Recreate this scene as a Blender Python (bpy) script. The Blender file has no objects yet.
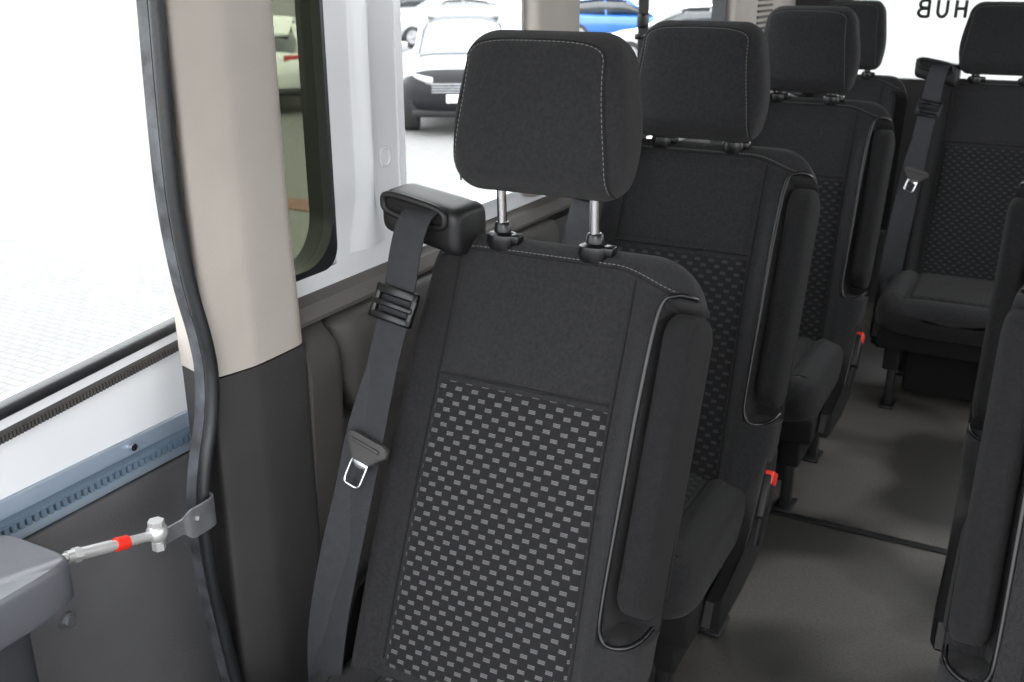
import bpy, math, random
from mathutils import Vector, Matrix
random.seed(3)
S=bpy.context.scene
COL=S.collection
# ------------------------------------------------------------ materials
def mat(name,color,rough=0.6,metal=0.0,bump=0.0,bscale=300,var=0.0,vscale=5,spec=0.5,sheen=0.0,coat=0.0):
    m=bpy.data.materials.new(name); m.use_nodes=True
    nt=m.node_tree; b=nt.nodes['Principled BSDF']
    b.inputs['Roughness'].default_value=rough; b.inputs['Metallic'].default_value=metal
    b.inputs['Specular IOR Level'].default_value=spec
    b.inputs['Sheen Weight'].default_value=sheen
    b.inputs['Coat Weight'].default_value=coat
    tc=nt.nodes.new('ShaderNodeTexCoord')
    n1=nt.nodes.new('ShaderNodeTexNoise'); n1.inputs['Scale'].default_value=vscale; n1.inputs['Detail'].default_value=6
    nt.links.new(tc.outputs['Object'],n1.inputs['Vector'])
    r=nt.nodes.new('ShaderNodeValToRGB')
    r.color_ramp.elements[0].position=0.3; r.color_ramp.elements[1].position=0.7
    r.color_ramp.elements[0].color=(*[x*(1-var) for x in color],1)
    r.color_ramp.elements[1].color=(*[min(1,x*(1+var)) for x in color],1)
    nt.links.new(n1.outputs['Fac'],r.inputs['Fac']); nt.links.new(r.outputs['Color'],b.inputs['Base Color'])
    if bump>0:
        n2=nt.nodes.new('ShaderNodeTexNoise'); n2.inputs['Scale'].default_value=bscale; n2.inputs['Detail'].default_value=2
        nt.links.new(tc.outputs['Object'],n2.inputs['Vector'])
        bp=nt.nodes.new('ShaderNodeBump'); bp.inputs['Strength'].default_value=bump; bp.inputs['Distance'].default_value=0.002
        nt.links.new(n2.outputs['Fac'],bp.inputs['Height']); nt.links.new(bp.outputs['Normal'],b.inputs['Normal'])
    return m
def M2(nt,op,a,b=None):
    n=nt.nodes.new('ShaderNodeMath'); n.operation=op
    for i,v in enumerate((a,b)):
        if v is None: continue
        if isinstance(v,(int,float)): n.inputs[i].default_value=v
        else: nt.links.new(v,n.inputs[i])
    return n.outputs[0]
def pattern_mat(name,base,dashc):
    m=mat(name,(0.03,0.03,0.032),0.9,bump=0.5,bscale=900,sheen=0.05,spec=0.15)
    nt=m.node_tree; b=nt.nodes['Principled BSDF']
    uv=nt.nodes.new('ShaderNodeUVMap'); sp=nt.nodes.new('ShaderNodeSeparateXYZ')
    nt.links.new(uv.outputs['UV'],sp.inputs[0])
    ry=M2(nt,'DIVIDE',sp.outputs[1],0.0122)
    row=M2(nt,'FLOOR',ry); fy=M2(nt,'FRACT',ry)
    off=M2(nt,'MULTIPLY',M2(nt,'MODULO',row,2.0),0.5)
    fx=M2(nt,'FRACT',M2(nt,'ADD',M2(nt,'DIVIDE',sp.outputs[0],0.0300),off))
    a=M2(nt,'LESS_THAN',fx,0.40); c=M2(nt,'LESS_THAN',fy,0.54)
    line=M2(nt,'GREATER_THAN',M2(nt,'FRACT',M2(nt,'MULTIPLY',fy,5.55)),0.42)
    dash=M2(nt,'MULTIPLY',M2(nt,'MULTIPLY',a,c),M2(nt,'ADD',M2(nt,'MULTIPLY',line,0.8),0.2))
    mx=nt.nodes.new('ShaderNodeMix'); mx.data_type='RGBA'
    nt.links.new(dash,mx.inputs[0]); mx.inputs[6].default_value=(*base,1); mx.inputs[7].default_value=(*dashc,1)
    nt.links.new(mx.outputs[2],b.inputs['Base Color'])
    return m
FAB=mat('charcoal_fabric',(0.020,0.020,0.0215),0.9,bump=0.9,bscale=700,var=0.22,vscale=160,sheen=0.07,spec=0.15)
FAD=mat('dark_armrest_fabric',(0.014,0.014,0.015),0.9,bump=0.9,bscale=700,var=0.22,vscale=160,sheen=0.04,spec=0.12)
PAT=pattern_mat('patterned_fabric',(0.014,0.014,0.015),(0.130,0.130,0.135))
PAT2=pattern_mat('shaded_patterned_fabric',(0.012,0.012,0.013),(0.044,0.044,0.046))  # same dash fabric for the rear seats, their shade put into the colour
BLK=mat('black_plastic',(0.009,0.009,0.010),0.48,bump=0.2,bscale=500,spec=0.4)
GLB=mat('gloss_black_piping',(0.005,0.005,0.006),0.28,spec=0.4)
SEAM=mat('seam_black',(0.003,0.003,0.003),0.9)
THR=mat('grey_thread',(0.15,0.15,0.15),0.8)
WEB=mat('belt_webbing',(0.022,0.023,0.027),0.65,bump=0.6,bscale=700,var=0.15,vscale=80,spec=0.35)
CHR=mat('chrome',(0.65,0.65,0.67),0.18,1.0)
ARM=mat('zinc_plated_rod',(0.60,0.60,0.60),0.38,0.55)
STL=mat('galvanised_steel',(0.35,0.36,0.38),0.4,0.8,var=0.25,vscale=20)
DST=mat('dark_steel',(0.03,0.03,0.032),0.45,0.5)
RED=mat('red_button',(0.75,0.03,0.015),0.4)
BEI=mat('beige_trim',(0.42,0.385,0.35),0.75,bump=0.25,bscale=500,var=0.05,vscale=8)
DGR=mat('dark_grey_trim',(0.034,0.032,0.032),0.65,bump=0.4,bscale=500,var=0.1,vscale=6)
DG2=mat('grey_armrest_trim',(0.058,0.054,0.052),0.6,bump=0.4,bscale=500,var=0.1,vscale=6)
WHT=mat('white_painted_metal',(0.80,0.82,0.85),0.22,coat=0.6,var=0.02)
RUB=mat('rubber_seal',(0.010,0.011,0.013),0.45,bump=0.3,bscale=150,var=0.3,vscale=15)
RUG=mat('grey_rubber_lip',(0.050,0.053,0.060),0.5,bump=0.6,bscale=90,var=0.7,vscale=25)
PNL=mat('smooth_grey_door_panel',(0.115,0.115,0.12),0.5,bump=0.25,bscale=200,var=0.14,vscale=5)
BLU=mat('pale_blue_rail',(0.36,0.44,0.54),0.35,0.3,var=0.1)
BOX=mat('grey_actuator_plastic',(0.10,0.105,0.12),0.28,bump=0.1,bscale=300)
def floor_mat():
    m=mat('van_floor_vinyl',(0.075,0.068,0.06),0.55,bump=0.35,bscale=250,var=0.0,vscale=2.2)
    nt=m.node_tree; r=[n for n in nt.nodes if n.type=='VALTORGB'][0]
    n1=[n for n in nt.nodes if n.type=='TEX_NOISE'][0]; n1.inputs['Scale'].default_value=1.8; n1.inputs['Detail'].default_value=2.0; n1.inputs['Distortion'].default_value=0.3
    r.color_ramp.elements[0].position=0.42; r.color_ramp.elements[1].position=0.56
    r.color_ramp.elements[0].color=(0.030,0.0285,0.027,1); r.color_ramp.elements[1].color=(0.125,0.118,0.108,1)
    b=nt.nodes['Principled BSDF']
    tc=[n for n in nt.nodes if n.type=='TEX_COORD'][0]
    n3=nt.nodes.new('ShaderNodeTexNoise'); n3.inputs['Scale'].default_value=160; n3.inputs['Detail'].default_value=3
    nt.links.new(tc.outputs['Object'],n3.inputs['Vector'])
    mx=nt.nodes.new('ShaderNodeMix'); mx.data_type='RGBA'; mx.blend_type='OVERLAY'; mx.inputs[0].default_value=0.5
    nt.links.new(r.outputs['Color'],mx.inputs[6]); nt.links.new(n3.outputs['Fac'],mx.inputs[7]); nt.links.new(mx.outputs[2],b.inputs['Base Color'])
    return m
FLR=floor_mat()
CEI=mat('ceiling_lining',(0.42,0.40,0.38),0.9,bump=0.1)
def glass(name,t,g=0.05):
    m=bpy.data.materials.new(name); m.use_nodes=True; nt=m.node_tree
    for n in list(nt.nodes):
        if n.type!='OUTPUT_MATERIAL': nt.nodes.remove(n)
    o=[n for n in nt.nodes][0]
    tr=nt.nodes.new('ShaderNodeBsdfTransparent'); tr.inputs[0].default_value=(*t,1)
    gl=nt.nodes.new('ShaderNodeBsdfGlossy'); gl.inputs['Roughness'].default_value=0.02
    mx=nt.nodes.new('ShaderNodeMixShader'); mx.inputs[0].default_value=g
    nt.links.new(tr.outputs[0],mx.inputs[1]); nt.links.new(gl.outputs[0],mx.inputs[2]); nt.links.new(mx.outputs[0],o.inputs[0])
    return m
GLS=glass('clear_glass',(0.97,0.98,0.98),0.02); TNT=glass('tinted_glass',(0.42,0.44,0.37),0.02)
def paving():
    m=mat('concrete_paving',(0.5,0.5,0.5),0.9)
    nt=m.node_tree; b=nt.nodes['Principled BSDF']
    tc=nt.nodes.new('ShaderNodeTexCoord'); br=nt.nodes.new('ShaderNodeTexBrick')
    br.inputs['Scale'].default_value=4; br.inputs['Color1'].default_value=(0.205,0.204,0.200,1); br.inputs['Color2'].default_value=(0.180,0.179,0.176,1)
    br.inputs['Mortar'].default_value=(0.138,0.138,0.135,1); br.inputs['Mortar Size'].default_value=0.022
    nt.links.new(tc.outputs['Object'],br.inputs['Vector']); nt.links.new(br.outputs['Color'],b.inputs['Base Color'])
    return m
PAV=paving()
# ------------------------------------------------------------ mesh helpers
import bmesh
def obj(name,verts,faces,m,parent=None,smooth=True,uv=None):
    me=bpy.data.meshes.new(name); me.from_pydata([tuple(v) for v in verts],[],faces); me.update()
    if uv:
        l=me.uv_layers.new(name='UVMap')
        for p in me.polygons:
            for li in p.loop_indices: l.data[li].uv=uv[me.loops[li].vertex_index]
    me.materials.append(m)
    if not uv:
        bm=bmesh.new(); bm.from_mesh(me); bmesh.ops.recalc_face_normals(bm,faces=bm.faces); bm.to_mesh(me); bm.free()
    for p in me.polygons: p.use_smooth=smooth
    if smooth:
        try: me.set_sharp_from_angle(angle=math.radians(50))
        except Exception: pass
    o=bpy.data.objects.new(name,me); COL.objects.link(o)
    if parent: o.parent=parent
    return o
def empty(name,loc,label=None,cat=None,group=None):
    o=bpy.data.objects.new(name,None); o.location=loc; COL.objects.link(o); o.empty_display_size=0.1
    if label: o['label']=label
    if cat: o['category']=cat
    if group: o['group']=group
    return o
def tag(o,label,cat,group=None):
    o['label']=label; o['category']=cat
    if group: o['group']=group
    return o
def struct(o,label=None):
    o['kind']='structure'
    if label: o['label']=label
    return o
def loftdata(rings):
    n=len(rings[0]); V=[];F=[]
    for r in rings: V+=r
    for i in range(len(rings)-1):
        for j in range(n):
            k=(j+1)%n; F.append((i*n+j,i*n+k,(i+1)*n+k,(i+1)*n+j))
    for idx in (0,len(rings)-1):
        c=sum((Vector(p) for p in rings[idx]),Vector())/n; V.append(c); ci=len(V)-1
        for j in range(n): F.append((idx*n+j,idx*n+(j+1)%n,ci))
    return V,F
def sgp(v,e): return math.copysign(abs(v)**e,v)
def se(rx,ry,p,n=56,cx=0,cy=0):
    return [(cx+rx*sgp(math.cos(2*math.pi*(i+.5)/n),2/p),cy+ry*sgp(math.sin(2*math.pi*(i+.5)/n),2/p)) for i in range(n)]
def merge(parts):
    V=[];F=[]
    for v,f in parts:
        o=len(V); V+=list(v); F+=[tuple(i+o for i in t) for t in f]
    return V,F
def boxd(x0,x1,y0,y1,z0,z1,bev=0.0,seg=2):
    bm=bmesh.new(); bmesh.ops.create_cube(bm,size=1)
    for v in bm.verts: v.co=Vector(((x0+x1)/2+v.co.x*(x1-x0),(y0+y1)/2+v.co.y*(y1-y0),(z0+z1)/2+v.co.z*(z1-z0)))
    if bev>0: bmesh.ops.bevel(bm,geom=list(bm.edges),offset=bev,segments=seg,affect='EDGES',profile=0.5)
    bm.verts.index_update()
    V=[v.co.copy() for v in bm.verts]; F=[tuple(v.index for v in f.verts) for f in bm.faces]; bm.free()
    return V,F
def smoothpath(pts,n):
    P=[Vector(p) for p in pts]; out=[]
    m=len(P)-1
    for i in range(n+1):
        t=i/n*m; k=min(int(t),m-1); f=t-k
        p0=P[max(k-1,0)];p1=P[k];p2=P[k+1];p3=P[min(k+2,m)]
        out.append(0.5*((2*p1)+(p2-p0)*f+(2*p0-5*p1+4*p2-p3)*f*f+(3*p1-p0-3*p2+p3)*f**3))
    return out
def tubed(path,r,n=10,closed=False,ra=None,up=Vector((1,0,0))):
    rings=[];L=len(path)
    for i,p in enumerate(path):
        a=path[(i-1)%L] if (closed or i>0) else p; b=path[(i+1)%L] if (closed or i<L-1) else p
        t=(b-a).normalized(); u=up-t*up.dot(t)
        if u.length<1e-3: u=Vector((0,1,0))-t*t.y
        u.normalize(); w=t.cross(u)
        rings.append([p+u*math.cos(2*math.pi*j/n)*r+w*math.sin(2*math.pi*j/n)*(ra or r) for j in range(n)])
    if closed:
        V=[v for q in rings for v in q];F=[]
        for i in range(L):
            for j in range(n):
                F.append((i*n+j,i*n+(j+1)%n,((i+1)%L)*n+(j+1)%n,((i+1)%L)*n+j))
        return V,F
    return loftdata(rings)
def ribbond(path,w,th=0.002,wd=Vector((1,0,0))):
    rings=[]
    for i,p in enumerate(path):
        a=path[max(i-1,0)];b=path[min(i+1,len(path)-1)]
        t=(b-a).normalized(); u=(wd-t*wd.dot(t)).normalized(); nn=t.cross(u)
        rings.append([p+u*w/2+nn*th/2,p+u*w/2-nn*th/2,p+u*w*.16-nn*th*.9,p-u*w*.16-nn*th*.9,p-u*w/2-nn*th/2,p-u*w/2+nn*th/2,])
    return loftdata(rings)
def stitchd(path,ln=0.0045,gap=0.003,w=0.0007):
    parts=[];L=[0]
    for i in range(1,len(path)): L.append(L[-1]+(path[i]-path[i-1]).length)
    def at(s):
        for i in range(1,len(L)):
            if L[i]>=s:
                f=(s-L[i-1])/max(L[i]-L[i-1],1e-9); return path[i-1].lerp(path[i],f)
        return path[-1]
    s=0
    while s+ln<L[-1]:
        a=at(s);b=at(s+ln); parts.append(tubed([a,b],w,5)); s+=ln+gap
    return merge(parts)
def sm(a,b,x):
    t=max(0,min(1,(x-a)/(b-a))); return t*t*(3-2*t)
def cyl(p0,p1,r,n=20): return tubed([Vector(p0),Vector(p1)],r,n)
# ------------------------------------------------------------ SEAT
AL=math.atan(0.40); SA,CA=math.sin(AL),math.cos(AL)
def Bk(x,n,h): return Vector((x,h*SA+n*CA,0.45+h*CA-n*SA))
HB=0.665; DB=0.052; PB=4.5
def cornr(h,rc):
    e=HB-h
    return rc*(1-math.sqrt(max(0,1-((rc-e)/rc)**2))) if e<rc else 0
def bw(h): return 0.222-0.012*sm(0.1,0.6,h)-cornr(h,0.07)
def bwr(h): return 0.270-0.008*sm(0.1,0.6,h)-cornr(h,0.095)-0.02*sm(0.05,-0.05,h)
def bd(h):
    D=DB-0.012*sm(0.2,0.6,h); e=HB-h; re=0.045
    if e<re: D*=math.sqrt(max(0.003,1-((re-e)/re)**2))
    return D
def bump(x,h):
    q=abs(x)/0.222
    return 0.020*sm(0.74,0.90,q)*(1-0.15*sm(0.95,1,q))*(1-sm(0.45,0.62,h))
def nf(x,h):
    w=bw(h) if x<0 else bwr(h)
    q=min(0.999,abs(x)/w); return DB-bd(h)*(1-q**PB)**(1/PB)-bump(x,h)
def patchd(l0,r0,l1,r1,h0,h1,N=28,up=0.0045,fn=None,mp=None):
    V=[];F=[];U=[]
    for i in range(N+1):
        t=i/N; h=h0+(h1-h0)*t; a=l0+(l1-l0)*t; b=r0+(r1-r0)*t
        for j in range(N+1):
            s=j/N; x=a+(b-a)*s
            d=min(s*(b-a),(1-s)*(b-a),t*(h1-h0),(1-t)*(h1-h0)); e=sm(0,0.009,d)
            V.append(mp(x,fn(x,h)+0.004-(0.004+up)*e,h)); U.append((x+0.5,h+0.5))
    for i in range(N):
        for j in range(N):
            a=i*(N+1)+j; F.append((a,a+1,a+N+2,a+N+1))
    return V,F,U
BE=math.radians(9)
def Hd(x,n,h): 
    return Vector((x-0.004,0.262+h*math.sin(BE)+n*math.cos(BE),1.255+h*math.cos(BE)-n*math.sin(BE)))
HH=0.121; PH=3.8
def hw(h):
    W=0.146-0.020*sm(-0.03,0.12,h)-0.010*sm(0.04,0.116,-h)
    e=HH-abs(h); rc=0.044 if h>0 else 0.034
    if e<rc: W-=rc*(1-math.sqrt(max(0,1-((rc-e)/rc)**2)))
    return W
def hd(h):
    D=0.062; e=HH-abs(h); re=0.044
    if e<re: D*=math.sqrt(max(0.004,1-((re-e)/re)**2))
    return D
def hnf(x,h):
    q=min(0.999,abs(x)/hw(h)); return -hd(h)*(1-q**PH)**(1/PH)
def cw(y):
    e=y+0.43; W=0.244
    if e<0.10: W-=0.065*(1-math.sqrt(max(0,1-((0.10-e)/0.10)**2)))
    return W
def ch(y):
    e=y+0.43; D=0.063
    if e<0.07: D*=math.sqrt(max(0.02,1-((0.07-e)/0.07)**2))
    return D
def cz(y): return 0.343
def cbump(q): return 0.015*sm(0.62,0.76,q)
def ctop(x,y):
    q=min(0.999,abs(x)/cw(y)); return cz(y)+ch(y)*(1-q**3.6)**(1/3.6)+cbump(q)
def sgrid(a,b,n):
    return [a+(b-a)*(0.5-0.5*math.cos(math.pi*i/n)) for i in range(n+1)]

def build_seat(mx):
    parts=[]
    def add(name,vd,m,parent=None,smooth=True,uv=None,label=None):
        V,F=vd; V=[Vector(((-v[0] if mx else v[0]),v[1],v[2])) for v in V]
        if mx: F=[tuple(reversed(f)) for f in F]
        o=obj(name,V,F,m,None,smooth,uv); 
        if label: o['label']=label
        parts.append((o,parent)); return len(parts)-1
    rings=[]
    for h in sgrid(-0.10,HB,90):
        w,wr,d=bw(h),bwr(h),bd(h); r=[]
        for (x,n) in se(1,d,PB,150):
            X=x*(wr if x>0 else w)
            nn=DB+n
            if n<0: nn-=bump(X,h)*min(1,abs(n)/d*1.3)
            if X>0.19:
                k=sm(0.203,0.209,X)*sm(0.088,0.10,h)*(1-sm(0.588,0.60,h))
                nn=nn+(max(nn,0.078)-nn)*k
            r.append(Bk(X,nn,h))
        rings.append(r)
    B=add('backrest',loftdata(rings),FAB)
    V,F,U=patchd(-0.155,0.172,-0.149,0.156,-0.07,0.425,fn=nf,mp=Bk)
    add('patterned_panel',(V,F),PAT,B,uv=U,label='dark fabric insert with staggered grey dashes')
    V,F,U=patchd(-0.149,0.156,-0.150,0.152,0.429,0.615,fn=nf,mp=Bk,up=0.001)
    add('upper_panel',(V,F),FAB,B)
    seams=[]
    def sx(s,h): return (0.156+0.014*(1-sm(-0.05,0.43,h))) if s>0 else -(0.150+0.005*(1-sm(0,0.43,h)))
    for s in (-1,1):
        seams.append(tubed([Bk(sx(s,h),nf(sx(s,h),h)-0.0005,h) for h in [(-0.05+0.67*i/30) for i in range(31)]],0.0022,6))
    seams.append(tubed([Bk(x/100*1.5,nf(x/100*1.5,0.427)-0.001,0.427) for x in range(-10,11)],0.0028,6))
    def arch(x): return 0.634-0.030*sm(0.12,0.24,abs(x))
    seams.append(tubed([Bk(x,nf(x,arch(x))-0.0002,arch(x)) for x in [i*0.01 for i in range(-19,25)]],0.0016,6))
    add('seam_piping',merge(seams),SEAM,B)
    add('stitching',stitchd([Bk(x,nf(x,arch(x)+0.006)-0.0012,arch(x)+0.006) for x in [i*0.005 for i in range(-38,47)]]),THR,B)
    rr=[]
    for h in sgrid(-0.08,0.60,20):
        rr.append([Bk(0.02+x,0.108+n,h) for (x,n) in se(bw(h)*1.0,0.014,4,40)])
    add('rear_shell',loftdata(rr),BLK,B)
    rings=[]
    for h in sgrid(-HH,HH,48):
        rings.append([Hd(x,n,h) for (x,n) in se(hw(h),hd(h),PH,88)])
    H=add('headrest',loftdata(rings),FAB)
    pth=[]
    for i in range(81):
        t=i/80
        if t<0.38: u=t/0.38; x=-(0.134-0.018*sm(0,1,u)); h=-0.108+0.178*u
        elif t>0.62: u=(1-t)/0.38; x=0.122-0.016*sm(0,1,u); h=-0.112+0.182*u
        else:
            a=(t-0.38)/0.24*math.pi; x=-0.111*sgp(math.cos(a),0.6)-0.005; h=0.070+0.032*sgp(math.sin(a),0.6)
        pth.append(Vector((x,0,h)))
    def onh(o): return [Hd(p.x*(1+o),hnf(p.x*(1+o),p.z*(1+o*0.7))-0.0006,p.z*(1+o*0.7)) for p in pth]
    add('headrest_seam',tubed(onh(0.028),0.0015,6),SEAM,H)
    add('headrest_stitching',stitchd(onh(0)),THR,H)
    for s in (-1,1):
        px=s*0.081-0.004
        add('headrest_post',cyl((px,0.268,1.05),(px,0.262,1.17),0.0078),CHR,H)
        q=[]
        for k,(r,z) in enumerate([(0.023,1.036),(0.026,1.050),(0.024,1.060),(0.014,1.064),(0.013,1.076),(0.010,1.080)]):
            q.append([Vector((px+a,0.268+b,z)) for a,b in se(r,r*0.85,2.4,24)])
        q2=boxd(px+0.010,px+0.034,0.256,0.278,1.046,1.062,0.003)
        add('post_collar',merge([loftdata(q),q2]),GLB,None)
    # armrest folded up, tucked into the aisle-side recess
    rings=[]
    for h in sgrid(0.122,0.584,50):
        e=min(h-0.122,0.584-h); k=1.0
        if e<0.042: k=math.sqrt(max(0.01,1-((0.042-e)/0.042)**2))
        rings.append([Bk(0.2395+a,0.057+b,h) for a,b in se(0.0285*(0.55+0.45*k),0.064*k+0.001,3.3,64)])
    A=add('armrest',loftdata(rings),FAD)
    pth=smoothpath([Bk(0.252,0.060,0.602),Bk(0.246,0.020,0.606),Bk(0.226,-0.001,0.605),Bk(0.208,-0.009,0.580),Bk(0.203,-0.014,0.45),Bk(0.203,-0.016,0.3),Bk(0.203,-0.015,0.14),Bk(0.207,-0.012,0.097),Bk(0.222,-0.008,0.083),Bk(0.246,-0.001,0.087),Bk(0.262,0.014,0.100),Bk(0.265,0.050,0.112)],90)
    add('armrest_trim',tubed(pth,0.0040,8),GLB,A,label='glossy black piping around the armrest')
    rings=[]
    for y in sgrid(-0.43,0.05,36):
        w,d=cw(y),ch(y); r=[]
        for x,z in se(w,d,3.6,72):
            zz=cz(y)+z
            if z>0: zz+=cbump(abs(x)/w)*min(1,z/d*1.5)
            r.append(Vector((x,y,zz)))
        rings.append(r)
    C=add('cushion',loftdata(rings),FAB)
    V,F,U=patchd(-0.150,0.150,-0.150,0.150,-0.35,0.0,fn=lambda x,y:-ctop(x,y),mp=lambda x,n,y:Vector((x,y,-n)))
    F=[tuple(reversed(f)) for f in F]
    add('cushion_panel',(V,F),PAT,C,uv=U)
    cs=[tubed([Vector((s*0.154,y,ctop(0.154,y)+0.0005)) for y in [-0.40+0.40*i/24 for i in range(25)]],0.002,6) for s in (-1,1)]
    cs.append(tubed([Vector((x,-0.356,ctop(x,-0.356)+0.0005)) for x in [i*0.01 for i in range(-20,21)]],0.002,6))
    add('cushion_seam',merge(cs),SEAM,C)
    add('cushion_stitching',stitchd([Vector((x,-0.363,ctop(x,-0.363)+0.001)) for x in [i*0.01 for i in range(-19,20)]]),THR,C)
    pr=[(-0.30,0.24),(-0.28,0.285),(-0.12,0.31),(-0.02,0.40),(0.03,0.48),(0.10,0.50),(0.14,0.44),(0.13,0.30),(0.06,0.22),(-0.10,0.205),(-0.26,0.21)]
    for s in (1,-1):
        rr=[]
        for (x,k) in [(0.236,1.0),(0.252,1.0),(0.261,0.94),(0.263,0.85)]:
            c=Vector((0,-0.06,0.33)); rr.append([Vector((s*x,c.y+(p.y-c.y)*k,c.z+(p.z-c.z)*k)) for p in [Vector((0,a,b)) for a,b in pr]])
        add('side_cover',loftdata(rr),BLK)
    add('seat_frame',merge([boxd(-0.23,0.23,-0.36,0.10,0.22,0.29,0.008),boxd(-0.20,-0.15,-0.34,0.10,0.14,0.22,0.006),boxd(0.15,0.20,-0.34,0.10,0.14,0.22,0.006),boxd(-0.14,0.14,-0.22,0.06,0.03,0.22,0.01)]),SEAM)
    for s in (-1,1):
        for y in (-0.30,0.06):
            V,F=merge([boxd(s*0.17-0.014,s*0.17+0.014,y-0.020,y+0.020,0.0,0.20,0.005),boxd(s*0.17-0.025,s*0.17+0.025,y-0.045,y+0.045,0.0,0.010,0.003)])
            add('leg',(V,F),DST,label='dark steel leg with foot plate')
    bp=Matrix.Translation((0.266,0.020,0.388))@Matrix.Rotation(math.radians(-30),4,'X')
    V,F=boxd(-0.013,0.013,-0.026,0.026,-0.06,0.035,0.006)
    K=add('belt_buckle',([bp@v for v in V],F),BLK)
    V,F=boxd(-0.015,0.015,-0.024,0.024,0.014,0.042,0.003)
    add('buckle_button',([bp@v for v in V],F),RED,K,label='red release button')
    V,F=cyl(bp@Vector((0,0,-0.05)),Vector((0.262,-0.02,0.28)),0.009,12)
    add('buckle_stalk',(V,F),BLK,K)
    TX=0.026; TZ=0.008
    rr=[]
    for x in sgrid(-0.312,-0.162,24):
        e=min(x+0.312,-0.162-x); k=1
        if e<0.016: k=0.70+0.30*math.sqrt(max(0.0,1-((0.016-e)/0.016)**2))
        t=(x+0.312)/0.150
        rr.append([Vector((x+TX,0.263+a,1.080+TZ-0.028*t+b)) for a,b in se(0.051*k,(0.035+0.005*t)*k,4.8,52)])
    T=add('belt_guide',loftdata(rr),BLK,label='black plastic shoulder belt guide')
    def slot(a,b,k=1.0,dy=0): return Vector((-0.243+TX+a*k,0.209+dy,1.087+TZ-a*k*0.18+b*k))
    add('guide_slot',tubed([slot(a,b) for a,b in se(0.058,0.0165,3.6,48)],0.0060,10,closed=True,up=Vector((0,1,0))),BLK,T)
    add('slot_shade_plate',loftdata([[slot(a,b,k,dy) for a,b in se(0.055,0.0145,3.6,40)] for k,dy in [(1,0.003),(1,0.001),(0.9,-0.0005)]]),SEAM,T)  # near-black plate paints the shade inside the belt slot
    BX=0.026
    path=smoothpath([(-0.222+BX,0.208,1.100),(-0.226+BX,0.186,1.088),(-0.232+BX,0.168,1.045),(-0.238+BX,0.146,0.96),(-0.246+BX,0.108,0.86),(-0.251+BX,0.060,0.73),(-0.257+BX,0.012,0.60),(-0.264+BX,-0.04,0.45),(-0.270+BX,-0.060,0.30),(-0.272+BX,-0.03,0.12)],60)
    Wb=add('seat_belt',ribbond(path,0.062,0.0024,Vector((1,-0.1,0))),WEB,label='dark grey webbing belt')
    path2=smoothpath([(-0.246+BX,0.114,0.86),(-0.262+BX,0.072,0.76),(-0.268+BX,0.035,0.66),(-0.274+BX,-0.01,0.55),(-0.280+BX,-0.045,0.42),(-0.283+BX,-0.045,0.28),(-0.283+BX,-0.01,0.12)],40)
    add('belt_strap',ribbond(path2,0.058,0.0024,Vector((1,0.15,0))),WEB,Wb)
    bp=Matrix.Translation((-0.238+BX,0.138,0.957))@Matrix.Rotation(math.radians(-22),4,'X')@Matrix.Rotation(math.radians(8),4,'Y')@Matrix.Scale(1.14,4)
    fr=merge([boxd(-0.036,0.036,-0.005,0.005,0.010,0.024,0.003),boxd(-0.036,0.036,-0.005,0.005,-0.026,-0.014,0.003),boxd(-0.036,-0.026,-0.005,0.005,-0.026,0.024,0.003),boxd(0.026,0.036,-0.005,0.005,-0.026,0.024,0.003),boxd(-0.034,0.034,-0.008,0.0,-0.006,0.002,0.002)])
    add('belt_adjuster',([bp@v for v in fr[0]],fr[1]),GLB,Wb)
    bp=Matrix.Translation((-0.243+BX,0.048,0.735))@Matrix.Rotation(math.radians(-22),4,'X')@Matrix.Rotation(math.radians(14),4,'Y')@Matrix.Scale(1.12,4)
    rr=[]
    for z,w in [(0.020,0.028),(0.017,0.036),(0.006,0.038),(-0.002,0.030),(-0.012,0.022),(-0.016,0.018)]:
        rr.append([Vector((a,-0.001+b,z)) for a,b in se(w,0.007,4,28)])
    fr=merge([loftdata(rr),boxd(-0.026,0.026,-0.011,-0.005,0.006,0.012,0.002)])
    Tn=add('belt_tongue',([bp@v for v in fr[0]],fr[1]),DGR,Wb)
    V,F=merge([tubed([Vector((a,-0.003,-0.034+b)) for a,b in se(0.0145,0.020,5,28)],0.0024,8,closed=True,up=Vector((0,1,0))),boxd(-0.015,0.015,-0.0042,-0.0018,-0.026,-0.014,0.0005)])
    add('tongue_plate',([bp@v for v in V],F),CHR,Tn,label='chrome latch plate')
    return parts
def place_seat(parts,loc,label,first=False,hr=0.0,group='passenger seats in the van',sc=None,dim=False,skip=(),cl=0.0):
    e=empty('passenger_seat',loc,label,'seat',group)
    if sc: e.scale=sc
    new=[]
    for o,p in parts:
        if first: c=o
        else:
            base=o.name.split('.')[0]
            if base in skip or (p is not None and new[p] is None): new.append(None); continue
            c=o.copy(); COL.objects.link(c)
        new.append(c)
    for (o,p),c in zip(parts,new):
        if c is None: continue
        c.parent=e if p is None else new[p]
        base=c.name.split('.')[0]
        if base=='headrest': c.location=(0,0,hr)
        if base=='cushion': c.location=(0,0,cl)
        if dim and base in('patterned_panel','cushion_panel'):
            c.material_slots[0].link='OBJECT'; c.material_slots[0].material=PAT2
            if base=='patterned_panel': c['label']='dash weave insert with shade put into its colour'
    return e
L=build_seat(False)
SC=(1.03,1.0,1.045)
place_seat(L,(-0.67,1.12,0),'charcoal fabric seat with grey dash pattern and raised headrest',True,cl=-0.03)
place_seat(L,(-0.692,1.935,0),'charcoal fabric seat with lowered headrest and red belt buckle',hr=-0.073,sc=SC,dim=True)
place_seat(L,(-0.682,2.95,0),'charcoal fabric seat beside the aisle, one ahead of back row',hr=-0.066,sc=SC,dim=True)
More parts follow.
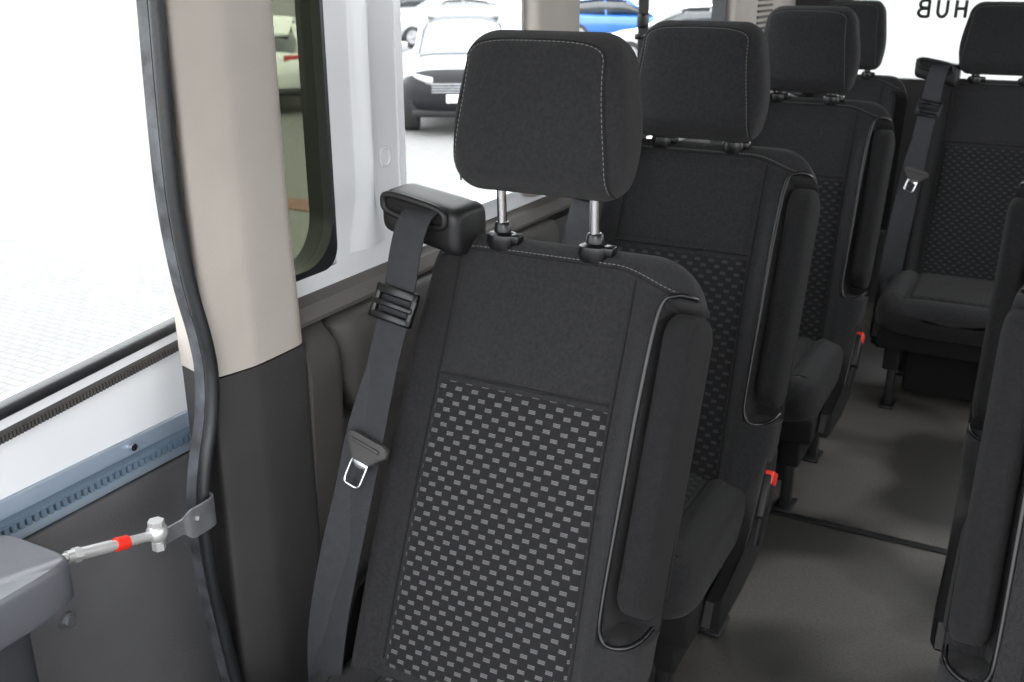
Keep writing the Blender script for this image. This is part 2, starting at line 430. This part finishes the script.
place_seat(L,(-0.718,3.86,0),'charcoal fabric back row seat next to the window',hr=-0.066,sc=(0.84,1,1.045),dim=True,skip=('armrest','belt_buckle','side_cover'))
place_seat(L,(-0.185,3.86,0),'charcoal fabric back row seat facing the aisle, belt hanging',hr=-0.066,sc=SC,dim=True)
R=build_seat(True)
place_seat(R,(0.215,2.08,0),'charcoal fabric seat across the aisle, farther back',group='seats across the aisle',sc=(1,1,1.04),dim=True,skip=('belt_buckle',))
place_seat(R,(0.252,1.25,0),'charcoal fabric seat across the aisle with folded armrest',True,group='seats across the aisle',sc=(1,1,1.04))
# ------------------------------------------------------------ VAN SHELL
struct(obj('floor',*boxd(-1.2,1.2,-0.8,4.9,-0.06,0.0),FLR,smooth=False),'dark grey vinyl van floor')
struct(obj('trim_1',*boxd(-0.9,1.1,2.585,2.61,0.0,0.006,0.002),BLK),'black floor joint strip')
struct(obj('ceiling',*boxd(-1.2,1.2,-0.8,4.9,1.95,2.0),CEI,smooth=False),'beige ceiling lining')
def wallbox(v0,v1,z0,z1,u0=-1.19,u1=-1.14): return boxd(u0,u1,v0,v1,z0,z1)
WZ0,WZ1=0.945,1.75
parts=[wallbox(1.125,4.85,0.0,WZ0),wallbox(1.125,4.85,WZ1,1.95),
       wallbox(1.125,1.130,WZ0,WZ1),wallbox(1.445,1.665,WZ0,WZ1),wallbox(2.19,2.46,WZ0,WZ1),wallbox(3.84,4.85,WZ0,WZ1)]
struct(obj('wall_left',*merge(parts),WHT,smooth=False),'white painted metal van side wall')
emb=[]
emb.append(tubed([Vector((-1.14,1.615+a,1.12+b)) for a,b in se(0.016,0.018,2.5,30)],0.003,8,closed=True))
rr=[]
for z in [0.955+0.79*i/24 for i in range(25)]:
    sw=sm(1.12,0.955,z); w=0.034+0.045*sw*sw; c=1.545
    rr.append([Vector((-1.142+0.024*(1-0.5*sw)*math.exp(-((t-0.5)*3.6)**2),c+(t-0.5)*2*w,z)) for t in [k/18 for k in range(19)]]+[Vector((-1.146,c+w,z)),Vector((-1.146,c-w,z))])
emb.append(loftdata(rr))
struct(obj('trim_2',*merge(emb),WHT),'curved pressed rib in white metal')
def winframe(name,v0,v1,z0,z1,m,w=0.03,u=-1.137,rad=0.07,label='black rubber window frame'):
    def rr(a0,a1,b0,b1,r):
        out=[]
        for (cx,cy,s) in [(a1-r,b1-r,0),(a0+r,b1-r,90),(a0+r,b0+r,180),(a1-r,b0+r,270)]:
            for k in range(9):
                a=math.radians(s+k*90/8); out.append((cx+r*math.cos(a),cy+r*math.sin(a)))
        return out
    o=rr(v0-0.004,v1+0.004,z0-0.004,z1+0.004,rad*0.5); i=rr(v0+w,v1-w,z0+w,z1-w,rad)
    n=len(o); V=[Vector((u,a,b)) for a,b in o]+[Vector((u+0.004,a,b)) for a,b in i]+[Vector((u-0.05,a,b)) for a,b in i]+[Vector((u-0.05,a,b)) for a,b in o]
    F=[]
    for L_ in range(4):
        for k in range(n):
            F.append((L_*n+k,L_*n+(k+1)%n,((L_+1)%4)*n+(k+1)%n,((L_+1)%4)*n+k))
    return struct(obj(name,V,F,m),label)
winframe('trim_3',1.125,1.445,WZ0,WZ1,RUB,w=0.010,rad=0.085,u=-1.139)
winframe('trim_4',1.665,2.19,WZ0,WZ1,WHT,w=0.012,rad=0.05,label='white window reveal')
winframe('trim_5',2.46,3.84,WZ0+0.03,WZ1,RUB,w=0.02,rad=0.05)
for k,(a,b,m) in enumerate([(1.125,1.445,TNT),(1.665,2.19,GLS),(2.46,3.84,GLS)]):
    struct(obj('window_%d'%(k+1),*boxd(-1.160,-1.156,a-0.002,b+0.002,WZ0-0.002,WZ1+0.002),m,smooth=False),'side window glass')
def pillar(z0,z1,du,v0,v1,nz=24,ch=0.030):
    rr=[]
    for i in range(nz+1):
        z=z0+(z1-z0)*i/nz; fl=0.02*sm(1.15,0.85,z)
        c=(v0+v1)/2+fl*0.3; h=(v1-v0)/2+fl*0.2; U=-1.118+du
        sec=[Vector(q) for q in [(U-0.055,c-h+ch,z),(U+0.005,c-h+0.012,z),(U+0.026,c-h+0.006,z),(U+0.036,c-h+0.012,z),(U+0.045,c-h+0.040,z),(U+0.052,c-h+0.068,z),(U+0.056,c-h+0.095,z),(U+0.056,c+h-0.040,z),(U+0.053,c+h-0.015,z),(U+0.044,c+h-0.003,z),(U+0.03,c+h,z),(U-0.055,c+h,z)]]
        rr.append(smoothpath(sec,44))
    return loftdata(rr)
struct(obj('trim_6',*pillar(0.865,1.95,0,1.04,1.245),BEI),'beige moulded door pillar cover')
struct(obj('trim_7',*pillar(0.0,0.863,0.003,1.04,1.250),DGR),'dark grey lower pillar cover')
struct(obj('trim_8',*boxd(-1.15,-1.10,2.20,2.45,0.93,1.95,0.02,3),BEI),'beige pillar cover between windows')
struct(obj('trim_9',*boxd(-1.15,-1.10,3.85,4.80,0.93,1.95,0.02,3),BEI),'beige rear pillar cover')
vl=[boxd(-1.102,-1.094,4.14,4.36,1.14+0.022*i,1.150+0.022*i,0.002) for i in range(16)]
tag(obj('air_vent',*merge(vl),DGR),'slatted air vent on beige rear pillar','air vent')
prof=[(-1.14,0.0),(-1.085,0.0),(-1.08,0.40),(-1.060,0.62),(-1.055,0.80),(-1.065,0.84),(-1.10,0.870),(-1.14,0.88)]
def extr(prof,v0,v1): return loftdata([[Vector((a,v0,b)) for a,b in prof],[Vector((a,v1,b)) for a,b in prof]])
rr=[]
for v,k in [(1.25,1),(1.32,1),(1.335,0.97),(1.342,0.85),(1.345,0.0),(1.36,0.0),(2.3,0.0)]:
    rr.append([Vector((a if a<=-1.13 else -1.118+(a+1.118)*k,v,b)) for a,b in prof])
struct(obj('trim_10',*loftdata(rr),DG2),'dark grey moulded side trim with recess')
rr=[]
for v in sgrid(1.352,2.25,30):
    e=v-1.352; lift=0.16*(1-math.sqrt(max(0,1-((0.10-e)/0.10)**2))) if e<0.10 else 0
    z0=0.655+lift*0.9; z1=0.872-0.012*(1-sm(0,0.03,e)); zc=(z0+z1)/2; hz=(z1-z0)/2; k=0.55+0.45*sm(0,0.03,e)
    rr.append([Vector((-1.115+a*k,v,zc+b)) for a,b in se(0.056,hz,5,40)])
struct(obj('trim_18',*loftdata(rr),DG2),'grey moulded wall armrest below window')
prof2=[(-1.14,0.0),(-1.10,0.0),(-1.10,0.5),(-1.085,0.8),(-1.10,0.855),(-1.14,0.86)]
struct(obj('trim_11',*extr(prof2,2.3,4.85),DGR,smooth=False),'dark grey side trim')
struct(obj('trim_12',*extr([(-1.14,0.875),(-1.095,0.875),(-1.09,0.885),(-1.105,0.905),(-1.14,0.91)],1.25,4.85),mat('grey_beige_ledge',(0.12,0.112,0.105),0.7,bump=0.3),smooth=False),'grey window ledge')
seal=[(1.03,1.93),(1.03,1.6),(1.025,1.45),(1.018,1.3),(1.015,1.15),(1.022,1.03),(1.033,0.94),(1.038,0.88),(1.028,0.81),(1.005,0.74),(0.990,0.67),(0.988,0.59),(0.996,0.49),(1.010,0.38),(1.024,0.26),(1.03,0.02)]
p=smoothpath([Vector((-1.084+0.012*sm(1.1,0.92,b),a,b)) for a,b in seal],90)
struct(obj('trim_13',*tubed(p,0.011,12,ra=0.010),RUB),'black rubber door seal')
lip=[[q+Vector((-0.008,0.004,0)),q+Vector((-0.010,-0.006,0)),q+Vector((-0.030,-0.006,0)),q+Vector((-0.032,-0.002,0)),q+Vector((-0.030,0.002,0)),q+Vector((-0.055,0.030,0)),q+Vector((-0.045,0.040,0)),q+Vector((-0.010,0.020,0))] for q in p]
struct(obj('trim_14',*loftdata(lip),RUG),'grey worn flat lip of door seal')
# side door: the waist line rises gently towards the rear
def shear(vd):
    return [Vector((v[0],v[1],v[2]+(0.085*(v[1]-0.77) if 0.80<v[2]<1.0 else 0))) for v in vd[0]],vd[1]
dparts=[shear(boxd(-1.26,-1.21,-0.5,1.20,0.0,0.885)),boxd(-1.26,-1.21,-0.5,1.20,1.70,1.95),boxd(-1.26,-1.21,-0.5,-0.30,0.80,1.7)]
struct(obj('door_1',*merge(dparts),WHT,smooth=False),'white sliding side door inner skin')
struct(obj('window_4',*shear(boxd(-1.24,-1.236,-0.32,1.20,0.881,1.71)),GLS,smooth=False),'large side door window')
struct(obj('trim_15',*shear(boxd(-1.225,-1.198,-0.3,1.20,0.880,0.898,0.006,3)),RUB),'black window seal of side door')
cor=[boxd(-1.208,-1.196,-0.2+0.006*i,-0.2+0.006*i+0.0035,0.850,0.860) for i in range(232)]
struct(obj('trim_16',*shear(merge([boxd(-1.212,-1.20,-0.3,1.20,0.848,0.862,0.002)]+cor)),DG2,smooth=False),'corrugated grey rubber strip')
teeth=[boxd(-1.200,-1.183,-0.2+0.012*i,-0.2+0.012*i+0.007,0.722,0.734) for i in range(108)]
rk=empty('toothed_drive_rail',(0,0,0),'pale blue metal rail with toothed belt on door','rail')
obj('rail',*boxd(-1.212,-1.19,-0.4,1.16,0.702,0.722,0.003),BLU,rk)
obj('rail_flange',*boxd(-1.212,-1.204,-0.4,1.16,0.722,0.765,0.003),BLU,rk)
obj('toothed_belt',*merge([boxd(-1.203,-1.187,-0.3,1.10,0.732,0.738)]+teeth),mat('blue_grey_teeth',(0.12,0.17,0.23),0.5),rk,smooth=False)
for v in (0.98,0.72):
    obj('rail_screw',*cyl((-1.204,v,0.752),(-1.196,v,0.752),0.006),CHR,rk)
struct(obj('trim_17',*boxd(-1.215,-1.195,-0.4,1.20,0.0,0.695,0.006),PNL),'smooth grey door panel')
tag(obj('panel_stud',*merge([cyl((-1.196,0.81,0.538),(-1.186,0.81,0.538),0.013,24),cyl((-1.19,0.81,0.538),(-1.180,0.81,0.538),0.008,6)]),STL),'round grey stud on smooth grey door panel','stud')
# actuator
ac=empty('door_actuator',(0,0,0),'grey plastic door actuator housing with metal linkage arm','door opener')
rr=[]
for z,k in [(0.698,0.94),(0.706,1.0),(0.750,1.0),(0.758,0.985),(0.762,0.95)]:
    rr.append([Vector((-1.072+a*1,0.545+b,z)) for a,b in se(0.075*k,0.165*k,7,64)])
obj('housing_cap',*loftdata(rr),BOX,ac)
rr=[]
for z in (0.30,0.698):
    rr.append([Vector((-1.075+a,0.50+b,z)) for a,b in se(0.06,0.150,7,48)])
obj('housing_body',*loftdata(rr),mat('housing_dark',(0.03,0.032,0.037),0.5),ac)
a0=Vector((-1.066,0.700,0.735)); a1=Vector((-1.052,0.868,0.692)); d=(a1-a0)
arm=merge([cyl(a0,a0+d*0.30,0.006),cyl(a0+d*0.22,a0+d*0.62,0.0085),cyl(a0+d*0.28,a0+d*0.34,0.0105,6),cyl(a0+d*0.6,a0+d*1.0,0.007)])
obj('linkage_arm',*arm,ARM,ac)
obj('arm_ring',*cyl(a0+d*0.66,a0+d*0.77,0.0100),RED,ac)
obj('arm_ring',*cyl(a0+d*0.05,a0+d*0.10,0.008),RED,ac)
def ball(c,r,n=14):
    rs=[]
    for i in range(n+1):
        t=math.pi*i/n; rs.append([Vector(c)+Vector((r*math.sin(t)*math.cos(a),r*math.sin(t)*math.sin(a),r*math.cos(t))) for a in [2*math.pi*j/16 for j in range(16)]])
    return loftdata(rs)
e1=a1+Vector((0.0,0.012,0))
obj('ball_joint',*merge([ball(e1,0.016),cyl(e1-Vector((0,0,0.026)),e1+Vector((0,0,0.016)),0.007),cyl(e1-Vector((0,0,0.028)),e1-Vector((0,0,0.016)),0.010,6),cyl(e1+Vector((0,0,0.010)),e1+Vector((0,0,0.019)),0.012,6)]),ARM,ac)
bpth=smoothpath([(-1.056,0.890,0.674),(-1.056,0.912,0.674),(-1.054,0.930,0.674),(-1.048,0.945,0.674),(-1.047,0.972,0.674),(-1.050,0.990,0.674),(-1.062,0.998,0.674)],24)
rr=[]
for i,q in enumerate(bpth):
    t=(bpth[min(i+1,24)]-bpth[max(i-1,0)]).normalized(); nn=Vector((t.y,-t.x,0)); hz=0.012+0.012*sm(0.3,0.5,i/24)
    rr.append([q+nn*0.002+Vector((0,0,hz)),q-nn*0.002+Vector((0,0,hz)),q-nn*0.002-Vector((0,0,hz)),q+nn*0.002-Vector((0,0,hz))])
obj('mounting_bracket',*merge([loftdata(rr),cyl((-1.047,0.955,0.678),(-1.041,0.955,0.678),0.006,6)]),STL,ac,smooth=False)
# wall belt hanging at window
wb=empty('wall_seat_belt',(0,0,0),'black seat belt hanging over side window','seat belt')
obj('webbing',*ribbond(smoothpath([(-1.06,2.755,1.80),(-1.055,2.765,1.4),(-1.06,2.785,1.15),(-1.07,2.81,0.9)],20),0.036,0.003,Vector((0.5,1,0))),BLK,wb)
obj('belt_stop',*boxd(-1.068,-1.044,2.745,2.790,1.315,1.355,0.009,3),BLK,wb)
obj('tongue',*boxd(-1.068,-1.044,2.735,2.800,1.285,1.302,0.005,3),GLB,wb)
def rb(v0,v1,z0,z1): return boxd(1.14,1.19,v0,v1,z0,z1)
struct(obj('wall_right',*merge([rb(-0.8,4.85,0,0.9),rb(-0.8,4.85,1.75,1.95),rb(-0.8,-0.7,0.9,1.75),rb(1.0,1.25,0.9,1.75),rb(2.3,2.5,0.9,1.75),rb(4.2,4.85,0.9,1.75)]),BEI,smooth=False),'beige van side wall')
def qb(u0,u1,z0,z1): return boxd(u0,u1,4.80,4.86,z0,z1)
struct(obj('wall_back',*merge([qb(-1.15,1.15,0,1.03),qb(-1.15,1.15,1.8,1.95),qb(-1.15,-0.86,1.03,1.8),qb(0.02,0.12,1.03,1.8),qb(0.95,1.15,1.03,1.8)]),DGR,smooth=False),'dark grey rear door lining')
struct(obj('window_5',*boxd(-0.87,0.03,4.83,4.834,1.02,1.81),GLS,smooth=False),'rear door window')
struct(obj('window_6',*boxd(0.11,0.96,4.83,4.834,1.02,1.81),GLS,smooth=False),'rear door window')
# lettering HUB stuck on the rear glass, so it reads mirrored from inside
LZ,LH,LW=1.290,0.066,0.044
def stroke(pts,cx):
    return tubed([Vector((cx+a*LW,4.826,LZ+b*LH)) for a,b in pts],0.0012,8,ra=0.0068,up=Vector((0,1,0)))
def arc(z0,z1,w):
    return [(0.4,z1)]+[(-0.05-w*math.cos(math.radians(t)),(z0+z1)/2+(z1-z0)/2*math.sin(math.radians(t))) for t in range(90,-91,-15)]+[(0.4,z0)]
c1,c2,c3=-0.560,-0.487,-0.414
ls=[stroke([(0.42,-0.04),(0.42,1.04)],c1),stroke(arc(0.54,1.0,0.36),c1),stroke(arc(0.0,0.50,0.45),c1)]
ls+=[stroke([(-0.42,1.04),(-0.42,0.38)]+[(0.42*math.cos(math.radians(t)),0.38+0.38*math.sin(math.radians(t))) for t in range(195,346,15)]+[(0.42,0.38),(0.42,1.04)],c2)]
ls+=[stroke([(-0.42,-0.04),(-0.42,1.04)],c3),stroke([(0.42,-0.04),(0.42,1.04)],c3),stroke([(-0.42,0.52),(0.42,0.52)],c3)]
lo=obj('window_lettering',*merge(ls),BLK)
tag(lo,'black letters HUB stuck on rear window glass','lettering')
# ------------------------------------------------------------ OUTSIDE
GZ=-0.65
struct(obj('ground',[(-90,-60,GZ),(90,-60,GZ),(90,120,GZ),(-90,120,GZ)],[(0,1,2,3)],PAV,smooth=False),'pale block paving of a parking lot')
tag(obj('red_paving_line',*boxd(-7.2,-5.4,7.35,7.75,GZ,GZ+0.012),mat('red_paving',(0.20,0.10,0.08),0.8,var=0.2)),'faded red line of paving blocks','road marking')
TYR=mat('tyre',(0.02,0.02,0.02),0.8); DGL=mat('car_glass',(0.02,0.025,0.03),0.05,coat=1.0); RIM=mat('alloy',(0.4,0.4,0.42),0.3,0.8)
LGL=mat('sky_glare_car_glass',(0.12,0.13,0.14),0.08,coat=1.0)  # base colour lightened to imitate sky glare on car windows
TLR=mat('tail_lamp',(0.5,0.01,0.01),0.2); HLG=mat('head_lamp',(0.08,0.085,0.09),0.1,0.3); PLT=mat('plate_white',(0.8,0.8,0.8),0.5)
def car(loc,heading,paint,label,hs=1.0,fascia=None,cg=None):
    e=empty('car',loc,label,'car'); e.rotation_euler=(0,0,heading)
    st=[(-2.16,.62,.48,.70),(-2.12,.76,.34,.88),(-2.0,.83,.27,.98),(-1.5,.88,.24,1.02),(-.6,.90,.24,.98),(.4,.90,.24,.96),(1.0,.90,.24,.94),(1.6,.87,.24,.87),(2.0,.80,.26,.76),(2.12,.70,.32,.66),(2.17,.55,.40,.58)]
    def ring(x,w,a,b,p=4): return [Vector((x,y,z*hs)) for y,z in se(w,(b-a)/2,p,40,0,(a+b)/2)]
    obj('body',*loftdata([ring(*s) for s in st]),paint,e)
    if fascia:
        ft=[(1.30,.905,.235,.66),(1.6,.885,.235,.80),(2.0,.82,.25,.80),(2.14,.73,.30,.70),(2.20,.58,.38,.60)]
        obj('front_fascia',*loftdata([ring(*s) for s in ft]),fascia,e)
    cb=[(-2.0,.62,.90,.98),(-1.75,.68,.9,1.2),(-1.4,.70,.9,1.36),(-.7,.70,.9,1.45),(.1,.69,.9,1.42),(.55,.68,.9,1.22),(1.1,.66,.85,.95)]
    obj('cabin_glass',*loftdata([ring(*s,p=3) for s in cb]),cg or DGL,e)
    rf=[(-1.75,.55,1.2,1.25),(-1.4,.60,1.32,1.40),(-.7,.61,1.40,1.485),(.0,.60,1.38,1.46),(.2,.55,1.35,1.41)]
    obj('roof',*loftdata([ring(*s,p=3) for s in rf]),paint,e)
    pl=[]
    for s in (-1,1):
        for (x0,x1) in [(1.05,.15),(-1.85,-1.35),(-.45,-.5)]:
            z1=1.40 if x1!=-1.35 else 1.36
            pl.append(tubed([Vector((x0,s*.70,.93*hs)),Vector((x1,s*.60,z1*hs))],0.035,8))
        pl.append(merge([boxd(0.72,0.88,s*0.92-0.09,s*0.92+0.09,0.95*hs,1.07*hs,0.04,3)]))
    obj('window_pillars',*merge(pl),paint,e)
    for x in (-1.32,1.38):
        for s in (-1,1):
            w=loftdata([[Vector((x+r*math.cos(a),s*y,0.33+r*math.sin(a))) for a in [2*math.pi*j/28 for j in range(28)]] for y,r in [(.66,.30),(.68,.33),(.88,.33),(.91,.30)]])
            wo=obj('wheel',*w,TYR,e)
            obj('wheel_rim',*merge([cyl((x,s*.89,.33),(x,s*.916,.33),.21,24)]+[tubed([Vector((x,s*.918,.33)),Vector((x+.19*math.cos(k*1.2566),s*.918,.33+.19*math.sin(k*1.2566)))],.025,6) for k in range(5)]),RIM,wo)
    for s in (-1,1):
        hl=[]
        for k in range(6):
            t=k/5; hl.append([Vector((2.13-0.30*t*t+a*0.05,s*(.44+.38*t),(0.66+.06*t+b*0.06)*hs)) for a,b in se(1,1,2.4,16)])
        obj('headlight',*loftdata(hl),(RIM if fascia else HLG),e)
        obj('fog_light',*loftdata([[Vector((x_,s*.66+a*.13,(.40+b*.06)*hs)) for a,b in se(1,1,3,20)] for x_ in (1.98,2.13,2.14)]),BLK,e)
        tl=[]
        for k in range(5):
            t=k/4; tl.append([Vector((-2.10+0.16*t*t+a*0.03,s*(.46+.36*t),(0.86+b*0.07)*hs)) for a,b in se(1,1,3,16)])
        obj('tail_light',*loftdata(tl),TLR,e)
    gr=[boxd(2.12,2.215,-.46,.46,.54*hs+.035*i,.556*hs+.035*i,0.004) for i in range(4)]
    obj('grille',*merge([boxd(2.08,2.165,-.52,.52,.34*hs,.68*hs,0.03,3)]),BLK,e)
    obj('grille_bars',*merge(gr),(STL if fascia else BLK),e)
    obj('front_skirt',*boxd(2.0,2.15,-.74,.74,.24*hs,.34*hs,0.03,3),BLK,e)
    obj('license_plate',*boxd(2.15,2.225,-.26,.26,.42*hs,.52*hs,.005),PLT,e)
    obj('rear_license_plate',*boxd(-2.18,-2.12,-.26,.26,.62*hs,.73*hs,.005),PLT,e)
    obj('rear_bumper',*boxd(-2.18,-2.0,-.72,.72,.30*hs,.42*hs,.04,3),BLK,e)
    return e
def paint(n,c,coat=1.0): return mat(n,c,0.25,0.1,coat=coat)
BF=mat('black_car_front',(0.012,0.012,0.014),0.5,spec=0.2)
PP=paint('pale_grey_car_paint',(0.33,0.34,0.35))
car((-8.3,14.0,GZ),math.atan2(-12.0,7.2),PP,'black car parked nose toward the van, sky glare painted pale',1.12,fascia=BF,cg=LGL)  # black car: glare on hood and windshield put into pale paint and glass
car((-12.6,14.2,GZ),math.atan2(12,-9.5),paint('white_car_paint',(0.8,0.8,0.8)),'white hatchback seen from behind, red tail lights')
car((-13.2,32.5,GZ),math.radians(20),paint('blue_car_paint',(0.02,0.13,0.42)),'blue hatchback parked further off')
car((-8.2,24.6,GZ),math.radians(200),paint('silver_car_paint',(0.30,0.31,0.33)),'silver hatchback in the parking lot')
car((-24.5,37,GZ),math.radians(215),PP,'pale grey car far across the lot')
car((-18.0,29,GZ),math.radians(235),PP,'pale grey car across the lot',cg=LGL)
car((-60.0,40,GZ),math.radians(215),PP,'tiny pale car at the far edge of the lot',cg=LGL)
car((-66.0,33,GZ),math.radians(225),PP,'tiny pale car in a distant parked row',cg=LGL)
car((1.2,13.5,GZ),math.radians(185),PP,'pale grey car parked behind the van')
# ------------------------------------------------------------ LIGHT
w=bpy.data.worlds.new('World'); S.world=w; w.use_nodes=True
bg=w.node_tree.nodes['Background']; bg.inputs[0].default_value=(0.97,0.985,1.0,1); bg.inputs[1].default_value=5.3
def area(name,loc,rot,size,power,col=(1,1,1)):
    l=bpy.data.lights.new(name,'AREA'); l.energy=power; l.shape='RECTANGLE'; l.size=size[0]; l.size_y=size[1]; l.color=col
    o=bpy.data.objects.new(name,l); o.location=loc; o.rotation_euler=rot; COL.objects.link(o); return o
area('cabin_fill_light',(-0.2,-0.4,1.85),(math.radians(50),0,math.radians(10)),(0.8,0.3),11)  # added fill light for the cabin, stands for no real fixture
# ------------------------------------------------------------ CAMERA
c=bpy.data.cameras.new('camera'); co=bpy.data.objects.new('camera',c); COL.objects.link(co)
co.location=(0,0,1.45); co.rotation_euler=(math.radians(70),0,math.radians(28))
c.sensor_width=36; c.lens=35.16; c.clip_start=0.02; c.clip_end=400
c.dof.use_dof=True; c.dof.focus_distance=1.55; c.dof.aperture_fstop=8
S.camera=co
S.view_settings.view_transform='Standard'
